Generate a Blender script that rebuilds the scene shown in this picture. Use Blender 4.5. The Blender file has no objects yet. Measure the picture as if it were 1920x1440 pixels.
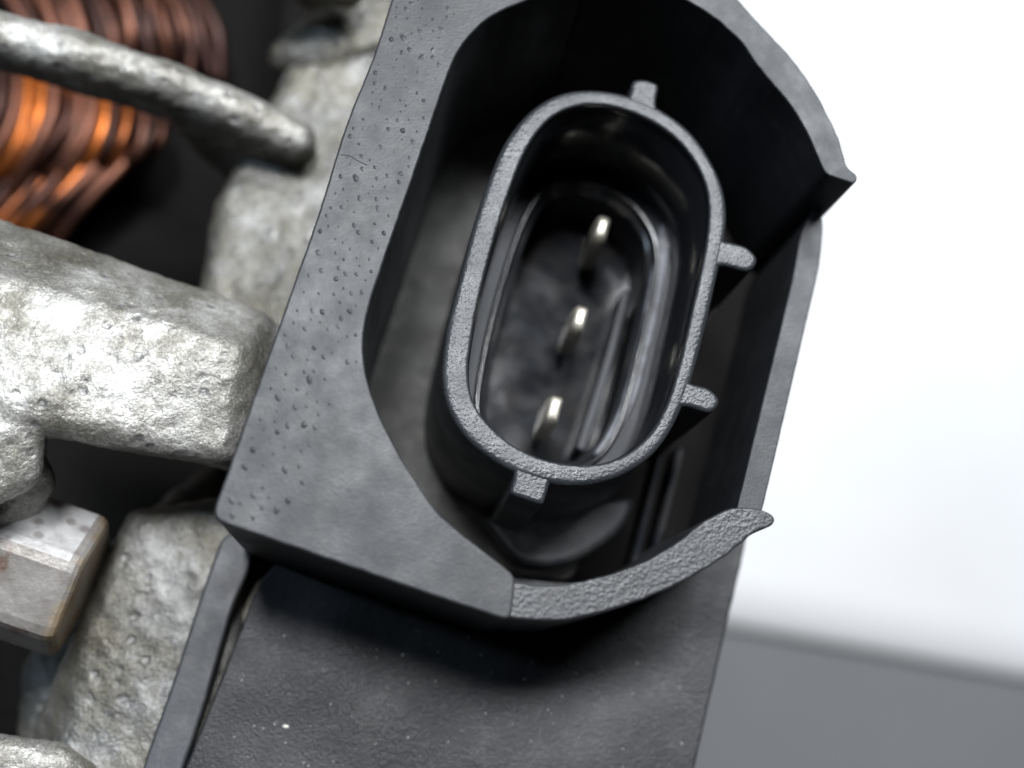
import bpy, bmesh, math, random
from mathutils import Vector, Matrix, noise
from mathutils.geometry import tessellate_polygon

random.seed(7)
MM = 0.001                                   # everything below is written in millimetres

# ------------------------------------------------------------------ camera
W_PX, H_PX, F_PX, DIST = 1920.0, 1440.0, 2200.0, 75.0
AXIS_PX = (700.0, 1300.0)                    # where the socket axis vanishes
_n = Vector((AXIS_PX[0] - W_PX / 2, AXIS_PX[1] - H_PX / 2, F_PX)).normalized()
Zc = -_n
_u = Vector((0, -1, 0)); Yc = (_u - Zc * _u.dot(Zc)).normalized()
Xc = Yc.cross(Zc)
R = Matrix((Xc, Yc, Zc))                     # camera space -> world
O_CAM = Vector((0, 0, DIST))
CAM = R @ (-O_CAM)


def ray(px, py):
    return (R @ Vector((px - W_PX / 2, py - H_PX / 2, F_PX))).normalized()


def P(px, py, z):
    """point of the height z (mm) that stands under this direction of view"""
    d = ray(px, py)
    return CAM + d * ((z - CAM.z) / d.z)


scene = bpy.context.scene
cd = bpy.data.cameras.new('camera')
cam = bpy.data.objects.new('camera', cd)
scene.collection.objects.link(cam)
right, up, back = R @ Vector((1, 0, 0)), R @ Vector((0, -1, 0)), R @ Vector((0, 0, -1))
m = Matrix((right, up, back)).transposed().to_4x4()
m.translation = CAM * MM
cam.matrix_world = m
cd.sensor_width = 36.0
cd.lens = 36.0 * F_PX / W_PX
cd.clip_start = 0.005
cd.clip_end = 20.0
cd.dof.use_dof = True
cd.dof.focus_distance = 78.0 * MM
cd.dof.aperture_fstop = 15.0
scene.camera = cam

# ------------------------------------------------------------------ world and lamps
world = bpy.data.worlds.new('World'); scene.world = world; world.use_nodes = True
bg = world.node_tree.nodes['Background']
bg.inputs[0].default_value = (0.80, 0.88, 1.0, 1); bg.inputs[1].default_value = 0.012


def area(name, loc, target, sx, sy, watts, col):
    l = bpy.data.lights.new(name, 'AREA'); l.shape = 'RECTANGLE'
    l.size, l.size_y, l.energy, l.color = sx, sy, watts, col
    o = bpy.data.objects.new(name, l); scene.collection.objects.link(o)
    o.location = Vector(loc)
    o.rotation_euler = (Vector(target) - Vector(loc)).to_track_quat('-Z', 'Y').to_euler()
    return o


area('ceiling_lamp', (-0.04, 0.20, 0.68), (0, 0, 0), 0.12, 0.12, 7.5, (0.95, 0.97, 1.0))
area('ceiling_lamp', (0.28, 0.36, 0.66), (0.01, 0, 0), 0.28, 0.24, 10.0, (0.92, 0.96, 1.0))

area('left_glint_light', (-0.42, 0.16, 0.48), (0, 0, 0), 0.03, 0.40, 1.0, (0.62, 0.80, 1.0))  # unseen narrow lamp, added for cool highlights on the socket lip and rim

scene.view_settings.view_transform = 'Standard'
scene.view_settings.look = 'None'
scene.view_settings.exposure = 0.0
scene.view_settings.gamma = 1.0

# ------------------------------------------------------------------ materials


class NT:
    def __init__(self, name):
        self.m = bpy.data.materials.new(name); self.m.use_nodes = True
        self.t = self.m.node_tree; self.b = self.t.nodes['Principled BSDF']
        tc = self.n('ShaderNodeTexCoord'); mp = self.n('ShaderNodeMapping')
        mp.inputs['Scale'].default_value = (1000, 1000, 1000)
        self.l(tc.outputs['Object'], mp.inputs['Vector']); self.co = mp.outputs[0]

    def n(self, k): return self.t.nodes.new(k)
    def l(self, a, b): self.t.links.new(a, b)

    def noise(self, scale, detail=4, rough=.55, stretch=None, dist=0):
        x = self.n('ShaderNodeTexNoise'); x.inputs['Scale'].default_value = scale
        x.inputs['Detail'].default_value = detail; x.inputs['Roughness'].default_value = rough
        x.inputs['Distortion'].default_value = dist
        v = self.co
        if stretch:
            mp = self.n('ShaderNodeMapping'); mp.inputs['Scale'].default_value = stretch[:3]
            if len(stretch) > 3: mp.inputs['Rotation'].default_value = (0, 0, stretch[3])
            self.l(self.co, mp.inputs[0]); v = mp.outputs[0]
        self.l(v, x.inputs['Vector'])
        return x.outputs['Fac']

    def voro(self, scale, feature='F1', rnd=1.0):
        x = self.n('ShaderNodeTexVoronoi'); x.feature = feature; x.inputs['Scale'].default_value = scale
        x.inputs['Randomness'].default_value = rnd
        self.l(self.co, x.inputs['Vector']); return x.outputs['Distance']

    def ramp(self, fac, stops):
        r = self.n('ShaderNodeValToRGB'); e = r.color_ramp.elements
        while len(e) < len(stops): e.new(0.5)
        for i, (p, c) in enumerate(stops):
            e[i].position = p
            e[i].color = (c, c, c, 1) if not isinstance(c, tuple) else (*c, 1)
        self.l(fac, r.inputs[0]); return r.outputs[0]

    def mix(self, fac, a, b, mode='MIX'):
        x = self.n('ShaderNodeMix'); x.data_type = 'RGBA'; x.blend_type = mode
        for s, v in ((0, fac), (6, a), (7, b)):
            if hasattr(v, 'is_linked'): self.l(v, x.inputs[s])
            elif isinstance(v, tuple): x.inputs[s].default_value = (*v, 1)
            else: x.inputs[s].default_value = v
        return x.outputs[2]

    def math(self, op, a, b):
        x = self.n('ShaderNodeMath'); x.operation = op
        for i, v in enumerate((a, b)):
            if hasattr(v, 'is_linked'): self.l(v, x.inputs[i])
            else: x.inputs[i].default_value = v
        return x.outputs[0]

    def bump(self, *layers):
        """layers of (height, distance in mm)"""
        prev = None
        for h, d in layers:
            x = self.n('ShaderNodeBump'); x.inputs['Strength'].default_value = 1.0
            x.inputs['Distance'].default_value = d * MM
            self.l(h, x.inputs['Height'])
            if prev: self.l(prev, x.inputs['Normal'])
            prev = x.outputs[0]
        self.l(prev, self.b.inputs['Normal'])

    def set(self, **k):
        for a, v in k.items():
            i = self.b.inputs[a.replace('_', ' ')]
            if hasattr(v, 'is_linked'): self.l(v, i)
            elif isinstance(v, tuple): i.default_value = (*v, 1)
            else: i.default_value = v
        return self.m


def plastic(name, base, rough, grain, gscale, dusty=0.0, spec=.5, wave=.02):
    k = NT(name)
    big = k.noise(.12, 4, .6)
    fine = k.noise(gscale * 1.35, 2, .5)
    dirt = k.noise(.45, 6, .65)
    streak = k.noise(1.1, 4, .6, (1.6, .35, 1, .35))
    c = k.ramp(big, [(.35, tuple(x * .8 for x in base)), (.65, tuple(x * 1.25 for x in base))])
    c = k.mix(k.ramp(dirt, [(.50, 0.0), (.78, dusty)]), c, (.15, .142, .13))
    c = k.mix(k.ramp(streak, [(.58, 0.0), (.75, dusty * .6)]), c, (.14, .138, .135))
    r = k.ramp(k.noise(.3, 5, .65), [(.3, rough - .08), (.7, rough + .10)])
    k.bump((k.noise(.09 if wave > .1 else .25, 1), wave), (fine, grain), (k.noise(gscale * .55, 3), grain * .5))
    k.set(Base_Color=c, Roughness=r, Specular_IOR_Level=spec)
    return k.m


M = {}
M['shroud'] = plastic('shroud_plastic', (.018, .019, .0212), .46, .016, 3.4, .12, .30)
M['grain'] = plastic('grained_plastic', (.018, .0188, .021), .38, .055, 3.4, .10, .38)
M['cover'] = plastic('cover_plastic', (.012, .012, .0135), .37, .05, 5.6, .09, .27, 1.1)
M['socket'] = plastic('socket_plastic', (.018, .0195, .022), .36, .055, 3.6, .06, .36)
M['strip'] = plastic('strip_plastic', (.018, .0195, .023), .5, .012, 2.5, .3)
M['floor_in'] = plastic('base_plastic', (.022, .022, .019), .6, .02, 1.6, .35, .3)


def glossy_black():
    k = NT('glossy_socket_plastic')
    sp = k.voro(1.6)
    dust = k.ramp(sp, [(.045, 1.0), (.075, 0.0)])
    c = k.mix(dust, (.010, .0105, .012), (.16, .14, .12))
    k.bump((k.noise(1.2, 3), .01))
    return k.set(Base_Color=c, Roughness=k.ramp(k.noise(.6, 4), [(.35, .10), (.7, .22)]), Specular_IOR_Level=.6)


M['gloss'] = glossy_black()


def ledge_mat():
    k = NT('dusty_ledge_plastic')
    d = k.ramp(k.noise(.9, 5, .65), [(.42, 0.0), (.6, 1.0)])
    c = k.mix(d, (.02, .022, .028), (.10, .105, .125))
    k.bump((k.noise(3, 3), .03))
    return k.set(Base_Color=c, Roughness=.42)


M['ledge'] = ledge_mat()


def cast_alu(name, bright, metal):
    k = NT(name)
    patch = k.noise(.11, 5, .6)
    grime = k.noise(.20, 6, .7)
    pores = k.voro(.75)
    c = k.ramp(patch, [(.36, (.24 * bright, .232 * bright, .205 * bright)), (.50, (.44 * bright, .43 * bright, .40 * bright)),
                       (.62, (.74 * bright, .73 * bright, .70 * bright))])
    c = k.mix(k.ramp(grime, [(.42, 0.0), (.62, .82)]), c, (.105, .096, .070))
    pit = k.math('MULTIPLY', k.ramp(pores, [(.14, 1.0), (.30, 0.0)]), k.ramp(k.noise(.3, 3), [(.46, 0.0), (.54, .8)]))
    c = k.mix(pit, c, (.17, .165, .16))
    fine = k.ramp(k.noise(4.5, 4, .7), [(.36, .58), (.58, 1.0)])
    c = k.mix(1.0, c, fine, 'MULTIPLY')
    white = k.ramp(k.noise(5.5, 3, .7), [(.60, 0.0), (.68, .55)])
    c = k.mix(white, c, (.72 * bright, .72 * bright, .71 * bright))
    k.bump((k.noise(1.0, 4, .6), .10), (k.noise(3.6, 4, .65), .09), (pit, -.10))
    k.set(Base_Color=c, Metallic=metal, Roughness=k.ramp(k.noise(.8, 4), [(.3, .30), (.7, .52)]))
    return k.m


M['alu'] = cast_alu('cast_aluminium', .72, .5)
M['alu_dull'] = cast_alu('grimy_cast_aluminium', .28, .6)


# axis of the through bolt, needed by its stains
wdir = -ray(150, 1100)
a_img = (P(245, 1133, -12) - P(150, 1100, -12)).normalized()
a_ax = (a_img - wdir * a_img.dot(wdir)).normalized()
a_ax = (a_ax + wdir * .14).normalized()
w2 = (wdir - a_ax * wdir.dot(a_ax)).normalized(); u2 = w2.cross(a_ax)
if u2.y < 0: u2 = -u2
bc = P(157, 1104, -17.5)


def bolt_mat(name, lo, hi):
    k = NT(name)
    rust = k.noise(.22, 5, .65)
    spots = k.voro(.75)
    c = k.ramp(k.noise(.35, 5, .6), [(.3, lo), (.65, hi)])
    sp = k.math('MULTIPLY', k.ramp(spots, [(.20, 1.0), (.36, 0.0)]), k.ramp(k.noise(.6, 2), [(.34, 0.0), (.44, .8)]))
    c = k.mix(sp, c, (.20, .18, .17))
    dt = k.n('ShaderNodeVectorMath'); dt.operation = 'DOT_PRODUCT'
    k.l(k.co, dt.inputs[0]); dt.inputs[1].default_value = a_ax
    near = k.math('ADD', k.math('MULTIPLY', k.math('SUBTRACT', dt.outputs['Value'], bc.dot(a_ax) - 1.3), .22), rust)
    c = k.mix(k.ramp(near, [(.60, 0.0), (.76, .55)]), c, (.32, .21, .08))
    c = k.mix(k.ramp(near, [(.72, 0.0), (.84, .6)]), c, (.12, .075, .05))
    c = k.mix(k.ramp(k.noise(.3, 4, .6, (1.3, .9, 1.1)), [(.60, 0.0), (.70, .8)]), c, (.10, .05, .03))
    k.bump((k.noise(1.2, 4), .08))
    return k.set(Base_Color=c, Metallic=.45, Roughness=.48)


M['bolt'] = bolt_mat('stained_zinc_bolt', (.15, .135, .12), (.27, .255, .24))
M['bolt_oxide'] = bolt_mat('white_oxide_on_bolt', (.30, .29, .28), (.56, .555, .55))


def copper_mat(name, col, rough, dark):
    k = NT(name)
    oi = k.n('ShaderNodeObjectInfo')
    c = k.ramp(k.math('ADD', k.noise(.16, 4, .6), k.math('MULTIPLY', k.math('SUBTRACT', oi.outputs['Random'], .55), .35)), [(.40, dark), (.66, col)])
    k.bump((k.noise(.8, 3), .06))
    return k.set(Base_Color=c, Metallic=.9, Roughness=rough, Coat_Weight=.08, Coat_Roughness=.3)


M['copper'] = copper_mat('enamelled_copper', (.36, .10, .020), .38, (.040, .016, .011))
M['copper_dull'] = copper_mat('dull_enamelled_copper', (.135, .055, .034), .5, (.030, .014, .011))


def simple(name, col, rough, metal=0.0, nscale=1.0, bumpd=.03, var=.25, spec=.5):
    k = NT(name)
    c = k.ramp(k.noise(nscale, 4), [(.3, tuple(x * (1 - var) for x in col)), (.7, tuple(x * (1 + var) for x in col))])
    k.bump((k.noise(nscale * 3, 4), bumpd))
    return k.set(Base_Color=c, Roughness=rough, Metallic=metal, Specular_IOR_Level=spec)


def well_mat():
    k = NT('well_plastic')
    k.bump((k.noise(.20, 1), .10), (k.noise(2.0, 2), .003))
    c = k.ramp(k.noise(.4, 3), [(.4, (.007, .008, .010)), (.7, (.016, .015, .015))])
    return k.set(Base_Color=c, Roughness=k.ramp(k.noise(.5, 4), [(.35, .11), (.7, .2)]), Specular_IOR_Level=.13)


M['well'] = well_mat()
M['dark'] = simple('dark_socket_plastic', (.012, .0135, .017), .42, 0, .8, .01, .2, .22)
M['steel'] = simple('shade_dark_steel', (.006, .0057, .0054), .9, .0, 1.0, .03, .25, .06)  # near black: the shade inside cavities and pocket is put into this colour
M['pin'] = simple('tinned_terminal', (.66, .62, .53), .40, .85, 1.5, .05, .2)
M['olive'] = simple('sealing_resin', (.13, .115, .075), .5, 0, .8, .05)
M['flash'] = simple('mould_flash', (.22, .19, .11), .5)
M['dust'] = simple('pale_dust', (.62, .60, .55), .8)


def table_mat():
    k = NT('white_table_paint')
    c = k.ramp(k.noise(.02, 4), [(.3, (.405, .406, .41)), (.7, (.445, .447, .452))])
    c = k.mix(k.ramp(k.noise(.045, 3), [(.66, 0.0), (.74, .25)]), c, (.25, .24, .23))
    return k.set(Base_Color=c, Roughness=.5)


M['white'] = table_mat()
M['grey'] = simple('grey_mat', (.082, .084, .088), .8, 0, .03, .05, .06)

# ------------------------------------------------------------------ mesh helpers


def link(name, me, mat, parent=None):
    o = bpy.data.objects.new(name, me); scene.collection.objects.link(o)
    if mat is not None: me.materials.append(mat)
    if parent is not None:
        o.parent = parent
        o.matrix_parent_inverse = Matrix.Translation(-TRUE_LOC[root_of(parent)])
    return o


TRUE_LOC = {}


def root_of(o):
    while o.parent is not None: o = o.parent
    return o.name


def empty(name, loc_mm):
    o = bpy.data.objects.new(name, None); scene.collection.objects.link(o)
    o.location = Vector(loc_mm) * MM; o.empty_display_size = .01
    TRUE_LOC[name] = Vector(loc_mm) * MM
    return o


def sub(name, me, mat, parent_part):
    """a piece of a part (the part's own origin is the world origin)"""
    o = bpy.data.objects.new(name, me); scene.collection.objects.link(o)
    if mat is not None: me.materials.append(mat)
    o.parent = parent_part
    return o


def mesh_from(name, verts, faces, smooth=True, flat=()):
    me = bpy.data.meshes.new(name)
    me.from_pydata([tuple(Vector(v) * MM) for v in verts], [], faces)
    fl = set(flat)
    for i, p in enumerate(me.polygons): p.use_smooth = smooth and i not in fl
    me.update(); return me


def resample(pts, step, closed=True):
    out = []; n = len(pts)
    for i in range(n if closed else n - 1):
        a, b = pts[i], pts[(i + 1) % n]
        k = max(1, round((b - a).length / step))
        for j in range(k): out.append(a.lerp(b, j / k))
    if not closed: out.append(pts[-1].copy())
    return out


def relax(pts, it, closed=True):
    for _ in range(it):
        n = len(pts); q = [p.copy() for p in pts]
        for i in range(n):
            if not closed and i in (0, n - 1): continue
            q[i] = pts[i] * .5 + (pts[i - 1] + pts[(i + 1) % n]) * .25
        pts = q
    return pts


def outline(px, z, step=.3, soft=3, burr=0.0, seed=0):
    """closed outline: smooth through the points, a corner where a point carries a third value"""
    n = len(px); q = [P(p[0], p[1], z).to_2d() for p in px]
    corner = [len(p) > 2 for p in px]
    pts = []
    for i in range(n):
        j = (i + 1) % n
        b, d = q[i], q[j]
        a = b * 2 - d if corner[i] else q[i - 1]
        e = d * 2 - b if corner[j] else q[(j + 1) % n]
        k = max(1, round((d - b).length / step))
        t0 = max(1e-6, (b - a).length) ** .5; t1 = t0 + max(1e-6, (d - b).length) ** .5; t2 = t1 + max(1e-6, (e - d).length) ** .5
        for m_ in range(k):                                   # centripetal Catmull-Rom
            t = t0 + (t1 - t0) * m_ / k
            A1 = a.lerp(b, t / t0); A2 = b.lerp(d, (t - t0) / (t1 - t0)); A3 = d.lerp(e, (t - t1) / (t2 - t1))
            B1 = A1.lerp(A2, t / t1); B2 = A2.lerp(A3, (t - t0) / (t2 - t0))
            pts.append(B1.lerp(B2, (t - t0) / (t1 - t0)))
    pts = relax(pts, soft)
    s_ = sum(p.cross(pts[(i + 1) % len(pts)]) for i, p in enumerate(pts))
    if s_ < 0: pts.reverse()
    if burr:
        for i, p in enumerate(pts):
            v = noise.noise_vector(Vector((p.x * 1.3, p.y * 1.3, seed))) * burr + \
                noise.noise_vector(Vector((p.x * 3.1, p.y * 3.1, seed + 5))) * burr * .6
            p.x += v.x; p.y += v.y
    return pts


def inset(pts, d):
    n = len(pts); out = []
    for i in range(n):
        t = (pts[(i + 1) % n] - pts[i - 1]).normalized()
        out.append(pts[i] + Vector((-t.y, t.x)) * d)
    return out


def prism(name, pts, zt, zb, bev=.35, seg=4, draft=0.0):
    """solid with a rounded top edge; pts counter-clockwise 2-D points in mm; zt may be a function of (x, y)"""
    f = zt if callable(zt) else (lambda x, y: zt)
    rings = []
    low = inset(pts, -draft) if draft else pts
    rings.append([(p.x, p.y, zb) for p in low])
    for s in range(seg + 1):
        a = s / seg * math.pi / 2
        q = inset(pts, bev * (1 - math.cos(a)))
        rings.append([(p.x, p.y, f(p.x, p.y) - bev + bev * math.sin(a)) for p in q])
    n = len(pts); V = [v for r in rings for v in r]; F = []
    for r in range(len(rings) - 1):
        for i in range(n):
            j = (i + 1) % n
            F.append((r * n + i, r * n + j, (r + 1) * n + j, (r + 1) * n + i))
    top = len(F); base_i = (len(rings) - 1) * n
    for tri in tessellate_polygon([[Vector((v[0], v[1], 0)) for v in rings[-1]]]):
        a, b, c = (Vector(rings[-1][k][:2]) for k in tri)
        if (b - a).cross(c - a) < 0: tri = tri[::-1]
        F.append(tuple(base_i + k for k in tri))
    return mesh_from(name, V, F, True, range(top, len(F)))


def loft(name, rings, close_first=False, close_last=False, flat_bands=()):
    n = len(rings[0]); V = [v for r in rings for v in r]; F = []; flat = []
    for r in range(len(rings) - 1):
        for i in range(n):
            j = (i + 1) % n
            if r in flat_bands: flat.append(len(F))
            F.append((r * n + i, r * n + j, (r + 1) * n + j, (r + 1) * n + i))
    if close_first: flat.append(len(F)); F.append(tuple(reversed(range(n))))
    if close_last: flat.append(len(F)); F.append(tuple(range((len(rings) - 1) * n, len(rings) * n)))
    me = mesh_from(name, V, F, True, flat)
    bm = bmesh.new(); bm.from_mesh(me); bmesh.ops.recalc_face_normals(bm, faces=bm.faces[:]); bm.to_mesh(me); bm.free()
    return me


def tube(name, pts, radii, sides=10, flatten=1.0):
    rings = []; nrm = None
    for i, p in enumerate(pts):
        t = (pts[min(i + 1, len(pts) - 1)] - pts[max(i - 1, 0)]).normalized()
        if nrm is None: nrm = t.orthogonal().normalized()
        nrm = (nrm - t * nrm.dot(t)).normalized(); b = t.cross(nrm)
        r = radii[i] if isinstance(radii, (list, tuple)) else radii
        rings.append([tuple(p + (nrm * math.cos(a) + b * math.sin(a) * flatten) * r)
                      for a in (2 * math.pi * k / sides for k in range(sides))])
    return loft(name, rings, True, True)


def spline(ctrl, n=16):
    out = []
    c = [ctrl[0] * 2 - ctrl[1]] + list(ctrl) + [ctrl[-1] * 2 - ctrl[-2]]
    for i in range(1, len(c) - 2):
        for k in range(n):
            t = k / n; a, b, d, e = c[i - 1], c[i], c[i + 1], c[i + 2]
            out.append(.5 * ((2 * b) + (d - a) * t + (2 * a - 5 * b + 4 * d - e) * t * t + (3 * b - a - 3 * d + e) * t ** 3))
    out.append(ctrl[-1].copy()); return out


def hull_into(bm, balls, sub_div=2):
    """rounded convex lump round a set of (px, py, z, radius)"""
    one = bmesh.new()
    for x, y, z, r in balls:
        bmesh.ops.create_icosphere(one, subdivisions=sub_div, radius=r * MM, matrix=Matrix.Translation(P(x, y, z) * MM))
    pts = [v.co.copy() for v in one.verts]; one.free()
    one = bmesh.new()
    for p in pts: one.verts.new(p)
    bmesh.ops.convex_hull(one, input=one.verts[:])
    bmesh.ops.delete(one, geom=[v for v in one.verts if not v.link_faces], context='VERTS')
    me = bpy.data.meshes.new('hull'); one.to_mesh(me); one.free()
    bm.from_mesh(me); bpy.data.meshes.remove(me)


def cast(name, lumps, mat, parent, voxel=.4, smooth=6, big=.5, small=.22, seed=0):
    """sand-cast looking lump: the union of rounded hulls, smoothed and roughened"""
    bm = bmesh.new()
    for L in lumps: hull_into(bm, L)
    me = bpy.data.meshes.new(name); bm.to_mesh(me); bm.free()
    tmp = bpy.data.objects.new(name + '_tmp', me); scene.collection.objects.link(tmp)
    r = tmp.modifiers.new('r', 'REMESH'); r.mode = 'VOXEL'; r.voxel_size = voxel * MM
    s = tmp.modifiers.new('s', 'SMOOTH'); s.factor = .5; s.iterations = smooth
    dg = bpy.context.evaluated_depsgraph_get()
    ev = tmp.evaluated_get(dg)
    out = bpy.data.meshes.new_from_object(ev)
    bpy.data.objects.remove(tmp); bpy.data.meshes.remove(me)
    out.name = name
    ns = [v.normal.copy() for v in out.vertices]
    for v, nn in zip(out.vertices, ns):
        c = v.co * 1000
        h = noise.noise(c * .22 + Vector((seed, 0, 0))) * big + noise.fractal(c * .8 + Vector((0, seed, 0)), .8, 2.0, 3) * small
        pit = noise.noise(c * 1.15 + Vector((seed, 9, 3)))
        h -= max(0, pit - .42) * .4
        v.co = v.co + nn * h * MM
    for p in out.polygons: p.use_smooth = True
    out.update(); out.materials.clear()
    return link(name, out, mat, parent)


# ------------------------------------------------------------------ the setting: white table, grey mat in front of it
TABLE_Z = -128.0


def structure(o): o['kind'] = 'structure'; return o


# the table is a slab whose front edge is rounded over; beyond it lies a grey mat a little lower
e0, e1 = P(1360, 1172, TABLE_Z), P(1960, 1278, TABLE_Z)
ed = (e1 - e0).to_2d().normalized(); en = Vector((-ed.y, ed.x))
if en.y < 0: en = -en
rings = []
prof = [(900, 0)] + [(9 - 9 * math.sin(a), -4 + 4 * math.cos(a)) for a in [k / 10 * math.pi / 2 for k in range(11)]] + [(0, -6)]
for s in (-700, -350, 0, 350, 700):
    rings.append([(e0.x + ed.x * s + en.x * d, e0.y + ed.y * s + en.y * d, TABLE_Z + h) for d, h in prof])
V = [v for r in rings for v in r]; n = len(prof)
F = [(r * n + i, r * n + i + 1, (r + 1) * n + i + 1, (r + 1) * n + i) for r in range(len(rings) - 1) for i in range(n - 1)]
table = structure(link('table', mesh_from('table', V, F), M['white']))
table['label'] = 'white table top with rounded front edge, blown out by the light'
table['category'] = 'table'
g = 900
floor = structure(link('grey_mat', mesh_from('grey_mat', [(-g, -g, TABLE_Z - 4.6), (g, -g, TABLE_Z - 4.6), (g, g, TABLE_Z - 4.6), (-g, g, TABLE_Z - 4.6)],
                                             [(0, 1, 2, 3)]), M['grey']))
floor['label'] = 'plain grey surface below the edge of the white table'
floor['category'] = 'mat'

# ------------------------------------------------------------------ the alternator
alt = empty('alternator', (0, 0, TABLE_Z))
alt['label'] = 'used alternator, its black plastic connector socket beside weathered cast aluminium housing'
alt['category'] = 'alternator'

# --- dark stator core that the windows of the housing look into
ax = (P(1000, 330, -40) - P(0, 0, -40)); ax.z = 0; ax.normalize()
axy = Vector((-ax.y, ax.x, 0))
c0 = P(300, 500, -40); c0.z = -92
rr = []
for s, r in ((-60, 33), (-60, 36), (-18, 36), (-17.5, 34), (18, 34), (18, 10)):
    rr.append([tuple(c0 + ax * s + axy * r * math.cos(a) + Vector((0, 0, r * math.sin(a)))) for a in (2 * math.pi * k / 96 for k in range(96))])
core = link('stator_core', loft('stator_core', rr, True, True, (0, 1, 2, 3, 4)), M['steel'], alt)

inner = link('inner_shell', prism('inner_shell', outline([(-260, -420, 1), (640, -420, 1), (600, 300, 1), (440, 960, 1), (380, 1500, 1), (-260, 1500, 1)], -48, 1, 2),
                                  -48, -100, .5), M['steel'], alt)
# --- cast aluminium housing
FL = -20
housing = cast('housing', [
    # band beside the plastic shroud
    [(560, 150, -21, 1.4), (720, 120, -21, 1.6), (430, 400, -21, 1.4), (620, 430, -21, 1.6), (400, 600, -21, 1.4), (580, 640, -21, 1.6)],
    [(530, 110, -24, 1.4), (640, 60, -22, 1.6), (720, -60, -22, 1.6), (740, 140, -22, 1.6)],
    # next spoke, cut by the frame
    [(430, -110, -16, 1.7), (560, -50, -16, 1.8), (650, -20, -17, 1.7)],
    [(430, -110, -22, 1.7), (600, -20, -23, 1.8), (650, 20, -22, 1.7)],
    # floor beside the bolt
    [(265, 985, FL, 1.4), (430, 960, FL, 1.4), (175, 1190, FL - .5, 1.5), (420, 1240, FL, 1.4), (330, 1480, FL, 1.4), (130, 1480, FL - .5, 1.4),
     (100, 1370, FL - 3, 1.4)],
    [(205, 1060, FL - 1.5, 1.4), (400, 900, FL - 6, 1.4), (210, 1200, FL - 6, 1.4), (420, 1240, FL - 6, 1.4)],
    [(330, 960, FL - 8, 1.5), (430, 940, FL - 8, 1.5), (80, 1250, FL - 12, 1.5), (430, 1480, FL - 8, 1.5), (60, 1480, FL - 12, 1.5)],
], M['alu_dull'], alt, voxel=.3, smooth=9, big=.2, small=.12, seed=3)
housing['label'] = 'grimy cast aluminium housing beside the plastic shroud'
block = cast('bolt_block', [
    # block that carries the through bolt
    [(-90, 415, -10, 1.4), (480, 612, -12, 1.3), (-90, 520, -6, 1.4), (430, 668, -7.5, 1.3), (-90, 740, -5.5, 1.4), (110, 765, -6.5, 1.4),
     (410, 838, -8.5, 1.4), (470, 740, -9.5, 1.4), (510, 650, -14, 1.4), (455, 855, -13, 1.4), (110, 740, -18, 1.4), (430, 810, -18, 1.4)],
    [(-90, 690, -5.6, 1.4), (52, 740, -6.2, 1.3), (46, 885, -7.5, 1.2), (-90, 950, -7, 1.4), (52, 850, -20, 1.3), (-90, 900, -20, 1.4)],
    [(-90, 880, -11, 1.4), (64, 872, -10.5, 1.0), (82, 900, -12.5, .9), (60, 945, -14, .9), (-60, 1000, -13, 1.4), (50, 900, -20, 1.2)],
], M['alu'], alt, voxel=.26, smooth=10, big=.16, small=.10, seed=11)
block['label'] = 'whitish weathered aluminium block of the housing'
spoke = cast('vent_spoke', [
    # spoke across the vent
    [(-90, 42, -12, 1.7), (150, 100, -13, 1.7), (330, 162, -14, 1.7)],
    [(250, 138, -14, 1.7), (420, 200, -15, 1.7), (555, 262, -17, 1.8)],
    [(330, 185, -17, 1.5), (440, 220, -17, 1.7), (555, 275, -19, 1.8), (390, 262, -24, 1.7), (470, 328, -25, 1.6), (565, 352, -25, 1.6)],
    [(-90, 70, -16, 1.5), (150, 132, -17, 1.5), (330, 192, -19, 1.6)],
], M['alu'], alt, voxel=.28, smooth=9, big=.2, small=.12, seed=23)
rim = cast('housing_rim', [
    # rim at the corner
    [(-90, 1405, -15, 1.5), (110, 1432, -16, 1.5), (200, 1510, -17, 1.5), (-90, 1560, -16, 1.5)],
    [(100, 1450, -18, 1.5), (220, 1500, -19, 1.5), (-60, 1500, -22, 1.5), (60, 1440, -22, 1.5)],
], M['alu'], alt, voxel=.28, smooth=8, big=.16, small=.14, seed=31)

# --- through bolt with a hexagon head
hexr, phi0 = 5.6, math.radians(15)


def hexring(off, r, rnd=.14, cut=0.0):
    pts = []
    for k in range(6):
        for t in (-rnd, 0, rnd):
            a = phi0 + k * math.pi / 3
            nxt = a + (math.pi / 3 if t > 0 else -math.pi / 3)
            v = Vector((math.cos(a), math.sin(a))); q = Vector((math.cos(nxt), math.sin(nxt)))
            v = v.lerp(q, abs(t)) if t else v * (1 - rnd * .22)
            pts.append(bc + a_ax * off + (w2 * v.x + u2 * v.y) * r)
    return [tuple(p) for p in pts]


bolt = link('hex_bolt', loft('hex_bolt', [hexring(-6.2, hexr), hexring(-.9, hexr), hexring(-.45, hexr * .985), hexring(-.15, hexr * .95), hexring(0, hexr * .88), hexring(0, hexr * .5)],
                             False, True), M['bolt'], alt)
bolt['label'] = 'hexagon bolt head, whitish with yellow and brown rust stains'
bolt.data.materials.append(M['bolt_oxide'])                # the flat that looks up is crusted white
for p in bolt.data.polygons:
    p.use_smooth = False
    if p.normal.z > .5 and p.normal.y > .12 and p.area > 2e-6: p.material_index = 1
fr = []
for off, r in ((-9, 6.9), (-6.6, 6.9), (-6.2, 6.6), (-6.1, 5.5)):
    fr.append([tuple(bc + a_ax * off + (w2 * math.cos(t) + u2 * math.sin(t)) * r) for t in (2 * math.pi * k / 40 for k in range(40))])
sub('washer_flange', loft('washer_flange', fr, True, True), M['bolt'], bolt)

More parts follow.
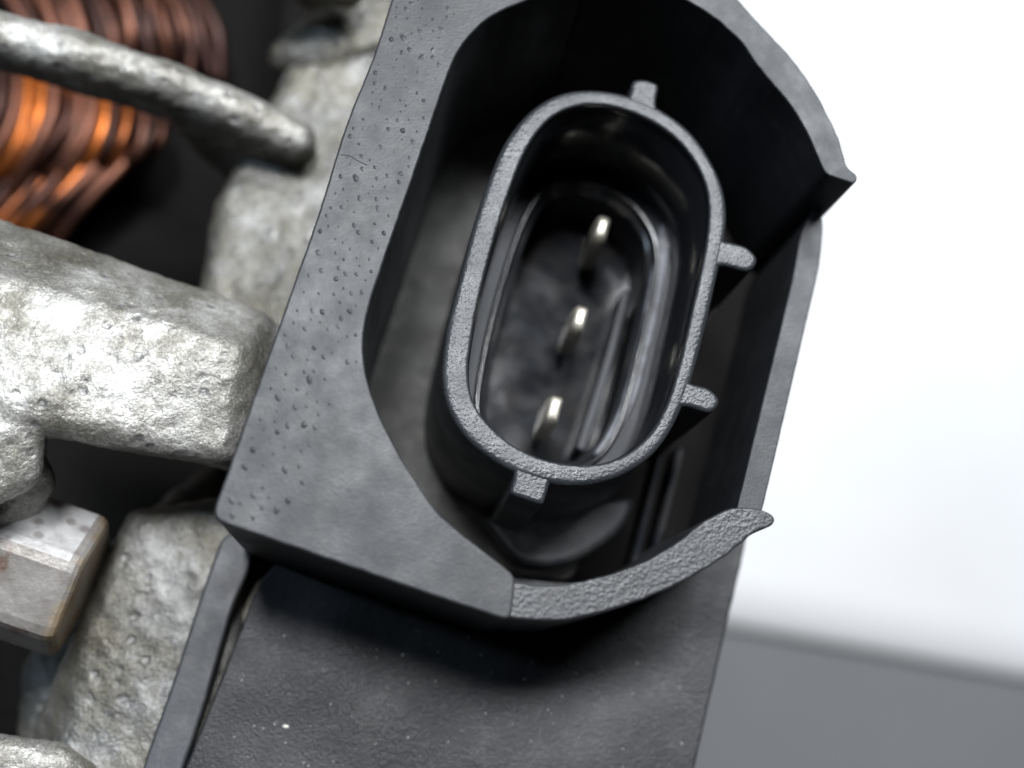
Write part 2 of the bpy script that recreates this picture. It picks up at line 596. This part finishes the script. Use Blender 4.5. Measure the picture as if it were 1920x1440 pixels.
# --- copper stator winding: one tube for each wire
wind = link('stator_winding', tube('binding', [P(-60, 150, -44), P(120, 200, -44), P(300, 245, -44)], 1.6, 10), M['copper_dull'], alt)
for lay in range(2):                                       # the part of the end turn below the spoke
    for i in range(15):
        x = -50 + i * 24 + lay * 11; y = 100 + (x + 50) * .36
        z = -39 - lay * 1.8 + random.uniform(-.4, .4)
        L = 300 - i * 14 - lay * 20
        pts = spline([P(x + 6, y - 30, z - .8), P(x + random.uniform(-8, 8), y + L * .3, z), P(x - L * .13 + random.uniform(-12, 12), y + L * .65, z - .6), P(x - L * .34, y + L * random.uniform(.8, 1.1), z - 3)], 6)
        sub('wire', tube('wire', pts, random.uniform(.62, .9), 8, random.uniform(.75, 1)), M['copper'] if random.random() < .55 else M['copper_dull'], wind)
for i in range(12):                                        # a second bundle crossing towards the lower left
    x0, y0 = 225 - i * 24 + random.uniform(-9, 9), 285 + i * 8
    z = -40.5 - (i % 2) * 1.1
    pts = spline([P(x0 + 60, y0 - 60, z - 2), P(x0, y0 + 20, z), P(x0 - 80, y0 + 105, z - .6), P(x0 - 150, y0 + 200, z - 4)], 6)
    sub('wire', tube('wire', pts, random.uniform(.65, .95), 8, random.uniform(.75, 1)), M['copper'] if i in (3, 4, 6, 7, 8) else M['copper_dull'], wind)
for lay in range(2):                                       # above the spoke
    for i in range(13):
        x = 20 + i * 29 + lay * 14
        z = -40 - lay * 1.8 + random.uniform(-.5, .5)
        bend = random.uniform(10, 40)
        pts = spline([P(x - 50, -90, z - 2), P(x - 10 + random.uniform(-14, 14), -20, z), P(x + bend * .5 + random.uniform(-14, 14), 60, z), P(x + bend, random.uniform(110, 170), z - 1.5)], 6)
        sub('wire', tube('wire', pts, random.uniform(.7, 1.05), 8, random.uniform(.75, 1)), M['copper_dull'] if random.random() < .94 else M['copper'], wind)

# --- base the plastic shroud stands on, and the rear cover in front of it
BASE = -20.0
base = link('base_plate', prism('base_plate', outline([(790, -160, 1), (1180, -160, 1), (1200, 300, 1), (1130, 800, 1), (1080, 1090, 1), (700, 1060, 1), (520, 980, 1), (600, 620, 1), (720, 150, 1)], BASE, 1, 2),
                                BASE, BASE - 12, .3), M['floor_in'], alt)
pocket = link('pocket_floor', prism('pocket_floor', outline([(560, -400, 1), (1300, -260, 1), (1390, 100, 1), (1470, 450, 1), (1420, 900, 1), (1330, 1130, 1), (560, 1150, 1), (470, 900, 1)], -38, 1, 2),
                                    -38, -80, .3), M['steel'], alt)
COV = -17.0
cover_px = [(488, 1085, 1), (530, 1040, 1), (700, 1045), (1200, 1090), (1405, 985, 1), (1392, 1050), (1362, 1180), (1330, 1320), (1298, 1460), (1270, 1560, 1), (300, 1560, 1), (343, 1450), (395, 1320)]


def cov_h(x, y):
    return COV


cover = link('rear_cover', prism('rear_cover', outline(cover_px, COV, .5, 3, .04, 3), COV, COV - 60, .22), M['cover'], alt)
cover['label'] = 'black grained plastic rear cover below the socket shroud'
strip_px = [(418, 1000, 1), (480, 1000, 1), (470, 1060), (440, 1130), (390, 1300), (340, 1450), (310, 1540, 1), (235, 1540, 1), (270, 1430), (330, 1260), (375, 1120)]
strip = link('edge_strip', prism('edge_strip', outline(strip_px, COV, .4, 3, .03, 4), COV, COV - 20, .25), M['strip'], alt)
groove = link('sealing_bead', prism('sealing_bead', outline([(470, 1020, 1), (520, 1020, 1), (440, 1250), (350, 1540, 1), (300, 1540, 1), (380, 1290)], COV - 3.5, .5, 3, .1, 8),
                                    COV - 3.5, COV - 12, .3), M['olive'], alt)

# --- plastic shroud: thick arm with the corner, lower arc, upper arc, low right wall
SB = -19.6
arm_in = [(1180, -75, 1), (1090, -50), (1000, -5), (930, 25), (884, 62), (853, 107), (836, 150), (802, 250), (754, 390), (716, 500), (693, 570), (681, 640), (686, 700), (706, 765), (742, 840),
          (782, 905), (815, 955), (860, 996), (910, 1035), (968, 1080, 1)]
arm_out = [(958, 1165, 1), (800, 1113), (650, 1061), (500, 1009), (405, 977, 1), (398, 962, 1), (428, 880), (470, 760), (530, 590), (600, 390), (650, 230), (700, 105), (735, -5), (770, -120), (860, -190), (1180, -200, 1)]
shroud = link('connector_shroud', prism('connector_shroud', outline(arm_in + arm_out, 0, .3, 4, .03, 1), 0, SB, .16, 4), M['shroud'], alt)
shroud['label'] = 'black plastic shroud wall standing round the oval connector socket'
low_in = [(955, 1088, 1), (1010, 1098), (1062, 1095), (1130, 1080), (1200, 1056), (1262, 1022), (1310, 985), (1345, 962), (1385, 949, 1)]
low_out = [(1440, 958), (1457, 970), (1450, 984), (1412, 1000), (1370, 1035), (1300, 1080), (1220, 1118), (1130, 1148), (1050, 1164), (985, 1162), (940, 1158, 1)]
lower = sub('lower_arc', prism('lower_arc', outline(low_in + low_out, -.5, .3, 3, .05, 12), -.5, SB + .1, .16), M['grain'], shroud)
top_in = [(1548, 326, 1), (1530, 285), (1508, 238), (1478, 190), (1425, 128), (1390, 78), (1325, 22), (1240, -20), (1100, -50, 1)]
top_out = [(1100, -180, 1), (1250, -140), (1330, -60), (1385, 0), (1432, 52), (1466, 88), (1512, 145), (1550, 210), (1575, 265), (1590, 315), (1609, 327, 1), (1605, 346, 1)]
upper_arc = sub('upper_arc', prism('upper_arc', outline(top_in + top_out, -.2, .3, 2, .05, 14), -.2, SB + .2, .12), M['shroud'], shroud)
RW = -5.8
right_px = [(1530, 380, 1), (1546, 405, 1), (1538, 495, 1), (1428, 965, 1), (1412, 1010, 1), (1368, 1010, 1), (1488, 515, 1), (1500, 440, 1)]
rwall = sub('right_wall', prism('right_wall', outline(right_px, RW, .3, 14, .02, 16), RW, SB + .3, .12), M['shroud'], shroud)

# pimples, nicks and scratches on the arm
bm = bmesh.new()
poly = [P(p[0], p[1], 0).to_2d() for p in arm_in + arm_out]


def inside(p):
    c = False; n = len(poly)
    for i in range(n):
        a, b = poly[i], poly[i - 1]
        if (a.y > p.y) != (b.y > p.y) and p.x < (b.x - a.x) * (p.y - a.y) / (b.y - a.y) + a.x: c = not c
    return c


cnt = 0
spread = []
while cnt < 210:
    py = random.uniform(-20, 1010); px = random.uniform(400, 860)
    t = py / 1000
    if random.random() > (1.0 if py < 820 else .45): continue
    if py > 700 and px > 400 + 340 * (1.05 - t) + 120: continue
    q = P(px, py, 0)
    ok = inside(q.to_2d()) and all(inside(q.to_2d() + Vector((math.cos(a), math.sin(a))) * .5) for a in (0, 1.57, 3.14, 4.71))
    if not ok or any((q - o).length < .55 for o in spread): continue
    spread.append(q)
    r = random.choice((.06, .07, .08, .10, .12, .15)) * random.uniform(.8, 1.15)
    rot = Matrix.Rotation(math.radians(random.gauss(-72, 18)), 4, 'Z')
    ex, hh = random.uniform(1.0, 2.0), r * random.uniform(.22, .5)
    mx = Matrix.Translation(q * MM) @ rot
    vs = [bm.verts.new(mx @ (Vector((0, 0, hh)) * MM))]
    for rad, h in ((.4, .85), (.75, .42), (1.05, .1), (1.35, -.06)):
        for k in range(9):
            t = 2 * math.pi * k / 9
            vs.append(bm.verts.new(mx @ (Vector((math.cos(t) * rad * r * ex + .12 * r * random.uniform(-1, 1), math.sin(t) * rad * r, hh * h)) * MM)))
    for k in range(9): bm.faces.new((vs[0], vs[1 + k], vs[1 + (k + 1) % 9]))
    for g_ in range(3):
        for k in range(9):
            a0 = 1 + g_ * 9
            bm.faces.new((vs[a0 + k], vs[a0 + 9 + k], vs[a0 + 9 + (k + 1) % 9], vs[a0 + (k + 1) % 9]))
    cnt += 1
me = bpy.data.meshes.new('surface_pimples'); bm.to_mesh(me); bm.free()
for p in me.polygons: p.use_smooth = True
pim = sub('surface_pimples', me, M['shroud'], shroud); pim['kind'] = 'stuff'
for pts in ([(638, 290), (655, 292), (672, 302), (688, 309)],):
    sub('scratch_ridge', tube('scratch_ridge', spline([P(x, y, .02) for x, y in pts], 6), .02, 6), M['shroud'], shroud)

# --- connector socket: oval tube with keys, ledge, well and three terminals
SZ = -3.0
so_px = [(1110, 170), (1175, 180), (1235, 205), (1290, 245), (1330, 300), (1352, 350), (1360, 400), (1353, 460), (1340, 520), (1315, 630), (1290, 720), (1260, 795), (1225, 845), (1175, 882), (1110, 904),
         (1050, 905), (985, 888), (925, 858), (870, 810), (841, 755), (833, 695), (842, 620), (862, 535), (890, 430), (920, 340), (952, 265), (1000, 207), (1050, 178)]
si_px = [(1100, 195), (1160, 201), (1220, 225), (1270, 260), (1305, 305), (1325, 350), (1330, 400), (1322, 470), (1300, 570), (1275, 680), (1250, 760), (1215, 820), (1160, 860), (1100, 872), (1030, 864),
         (970, 840), (915, 795), (885, 750), (877, 700), (885, 630), (905, 530), (935, 420), (965, 330), (995, 265), (1030, 222), (1062, 203)]
N = 160


def even(px, z):
    p = outline(px, z, .25, 14)
    L = [0]
    for i in range(len(p)): L.append(L[-1] + (p[(i + 1) % len(p)] - p[i]).length)
    c = sum(p, Vector((0, 0))) / len(p)
    s = max(range(len(p)), key=lambda i: p[i].y)
    p = p[s:] + p[:s]; L = [0]
    for i in range(len(p)): L.append(L[-1] + (p[(i + 1) % len(p)] - p[i]).length)
    out = []; j = 0
    for k in range(N):
        t = L[-1] * k / N
        while L[j + 1] < t: j += 1
        out.append(p[j].lerp(p[(j + 1) % len(p)], (t - L[j]) / max(1e-9, L[j + 1] - L[j])))
    return out


so, si = inset(even(so_px, SZ), -.18), even(si_px, SZ)


def ring(pts, z): return [(p.x, p.y, z) for p in pts]


rb = .42
rs = [ring(inset(so, -.5), BASE - .2)]
for k in range(6):
    a = k / 5 * math.pi / 2
    rs.append(ring(inset(so, rb * (1 - math.cos(a))), SZ - rb + rb * math.sin(a)))
for k in range(5):
    a = k / 4 * math.pi / 2
    rs.append(ring(inset(si, -.22 * (1 - math.sin(a))), SZ - .22 + .22 * math.cos(a)))
socket = link('connector_socket', loft('connector_socket', rs), M['socket'], alt)
socket['label'] = 'oval black plastic connector socket with a grained rim'
LZ = -13.3
liner = sub('socket_lining', loft('socket_lining', [ring(si, SZ - .21), ring(inset(si, .03), SZ - .9), ring(inset(si, .12), SZ - 1.0), ring(inset(si, .3), LZ)]), M['gloss'], socket)
led = [ring(inset(si, .29), LZ), ring(inset(si, .35), LZ), ring(inset(si, 1.15), LZ)]
ledge = sub('ledge', loft('ledge', led), M['dark'], socket)
sub('dusty_bar', prism('dusty_bar', outline([(1240, 410, 1), (1268, 402, 1), (1222, 640), (1180, 780), (1135, 850, 1), (1110, 856, 1), (1155, 780), (1197, 630)], LZ + .25, .3, 2),
                       LZ + .25, LZ - .3, .15), M['ledge'], socket)
lip = []
for d, h in ((1.15, -.02), (1.20, .35), (1.32, .55), (1.45, .62), (1.60, .50), (1.66, .1), (1.70, -.2), (1.85, -.3), (2.05, -.32), (2.15, -.5), (2.2, -1.2), (2.35, -8.5)):
    lip.append(ring(inset(si, d), LZ + h))
well = sub('inner_lip', loft('inner_lip', lip, False, False), M['gloss'], socket)
wf = inset(si, 2.25)
wellfloor = sub('well_floor', prism('well_floor', wf, LZ - 6.0, LZ - 6.6, .1, 2), M['well'], socket)


def tab(px, zt, zb, name='key_rib'):
    return sub(name, prism(name, outline(px, zt, .18, 3, .015, 40), zt, zb, .3, 4), M['socket'], socket)


tab([(1172, 200), (1180, 178), (1186, 149, 1), (1212, 148), (1237, 158, 1), (1231, 190), (1236, 222, 1), (1200, 212, 1)], SZ - .03, BASE)
tab([(1338, 443, 1), (1356, 450), (1400, 462), (1421, 486), (1406, 507), (1352, 497), (1329, 505, 1)], SZ - .04, BASE)
tab([(1276, 706, 1), (1294, 717), (1334, 730), (1350, 752), (1334, 773), (1286, 761), (1262, 766, 1)], SZ - .05, BASE)
tab([(958, 862, 1), (965, 885), (954, 926, 1), (1019, 948, 1), (1032, 905), (1040, 885, 1)], SZ - .06, BASE)
for a, z1 in (((1400, 498), -12), ((1327, 763), -12), ((960, 922), -12)):
    p0 = P(a[0], a[1], SZ - .4); pts = [p0 + Vector((random.gauss(0, .02), random.gauss(0, .02), -t)) for t in [k * .7 for k in range(13)]]
    sub('mould_flash', tube('mould_flash', pts, .05, 6), M['flash'], socket)

# terminals
for (px, py) in ((1130, 425), (1088, 595), (1040, 765)):
    t = P(px, py, LZ + 2.2)
    d1 = (P(1130, 415, 0) - P(1040, 755, 0)); d1.z = 0; d1.normalize(); d2 = Vector((-d1.y, d1.x, 0))
    rs = []
    for dz, wa, wb in ((.05, .22, .10), (0, .70, .32), (-.3, .95, .46), (-1.4, 1.1, .55), (-6.4, 1.15, .57)):
        c = t + Vector((0, 0, dz))
        rs.append([tuple(c + d1 * wa * x + d2 * wb * y) for x, y in ((1, .7), (.85, 1), (-.85, 1), (-1, .7), (-1, -.7), (-.85, -1), (.85, -1), (1, -.7))])
    rs.reverse()
    sub('terminal_pin', loft('terminal_pin', rs, True, True), M['pin'], socket)
# low partition beside the terminals
q = [(1168, 540, 1), (1182, 545, 1), (1150, 680), (1098, 848, 1), (1078, 842, 1), (1130, 680)]
sub('partition', prism('partition', outline(q, LZ - 2.6, .3, 2), LZ - 2.6, LZ - 6.3, .2), M['dark'], socket)

# base flange below the socket, bars along the right inner wall
fl = outline([(935, 1010), (960, 1046), (1010, 1062), (1075, 1052), (1130, 1022), (1172, 985), (1196, 930, 1), (890, 962, 1)], -16.5, .4, 6)
sub('base_flange', prism('base_flange', fl, -16.5, BASE, .6), M['strip'], socket)
for dx in (0, 34):
    q = [(1238 + dx, 830), (1252 + dx, 834), (1196 + dx, 1066), (1180 + dx, 1062)]
    sub('inner_bar', prism('inner_bar', outline([(*c, 1) for c in q], -17, .4, 2), -17, BASE, .5), M['well'], shroud)

# dust and crumbs
bm = bmesh.new()
spots = [(536, 1362, COV), (755, 1228, COV), (533, 1192, COV)]
for i in range(140): spots.append((random.uniform(430, 1330), random.uniform(1130, 1440), COV))
for i, (x, y, z) in enumerate(spots):
    r = (.17, .08, .07)[i] if i < 3 else random.choice((.015, .02, .02, .03, .045))
    mx = Matrix.Translation((P(x, y, z) + Vector((0, 0, r * .4))) * MM) @ Matrix.Rotation(random.random() * 3, 4, 'Z') @ Matrix.Diagonal((1.5, .8, .7, 1))
    bmesh.ops.create_icosphere(bm, subdivisions=1, radius=r * MM, matrix=mx)
me = bpy.data.meshes.new('dust'); bm.to_mesh(me); bm.free()
du = sub('dust', me, M['dust'], cover); du['kind'] = 'stuff'
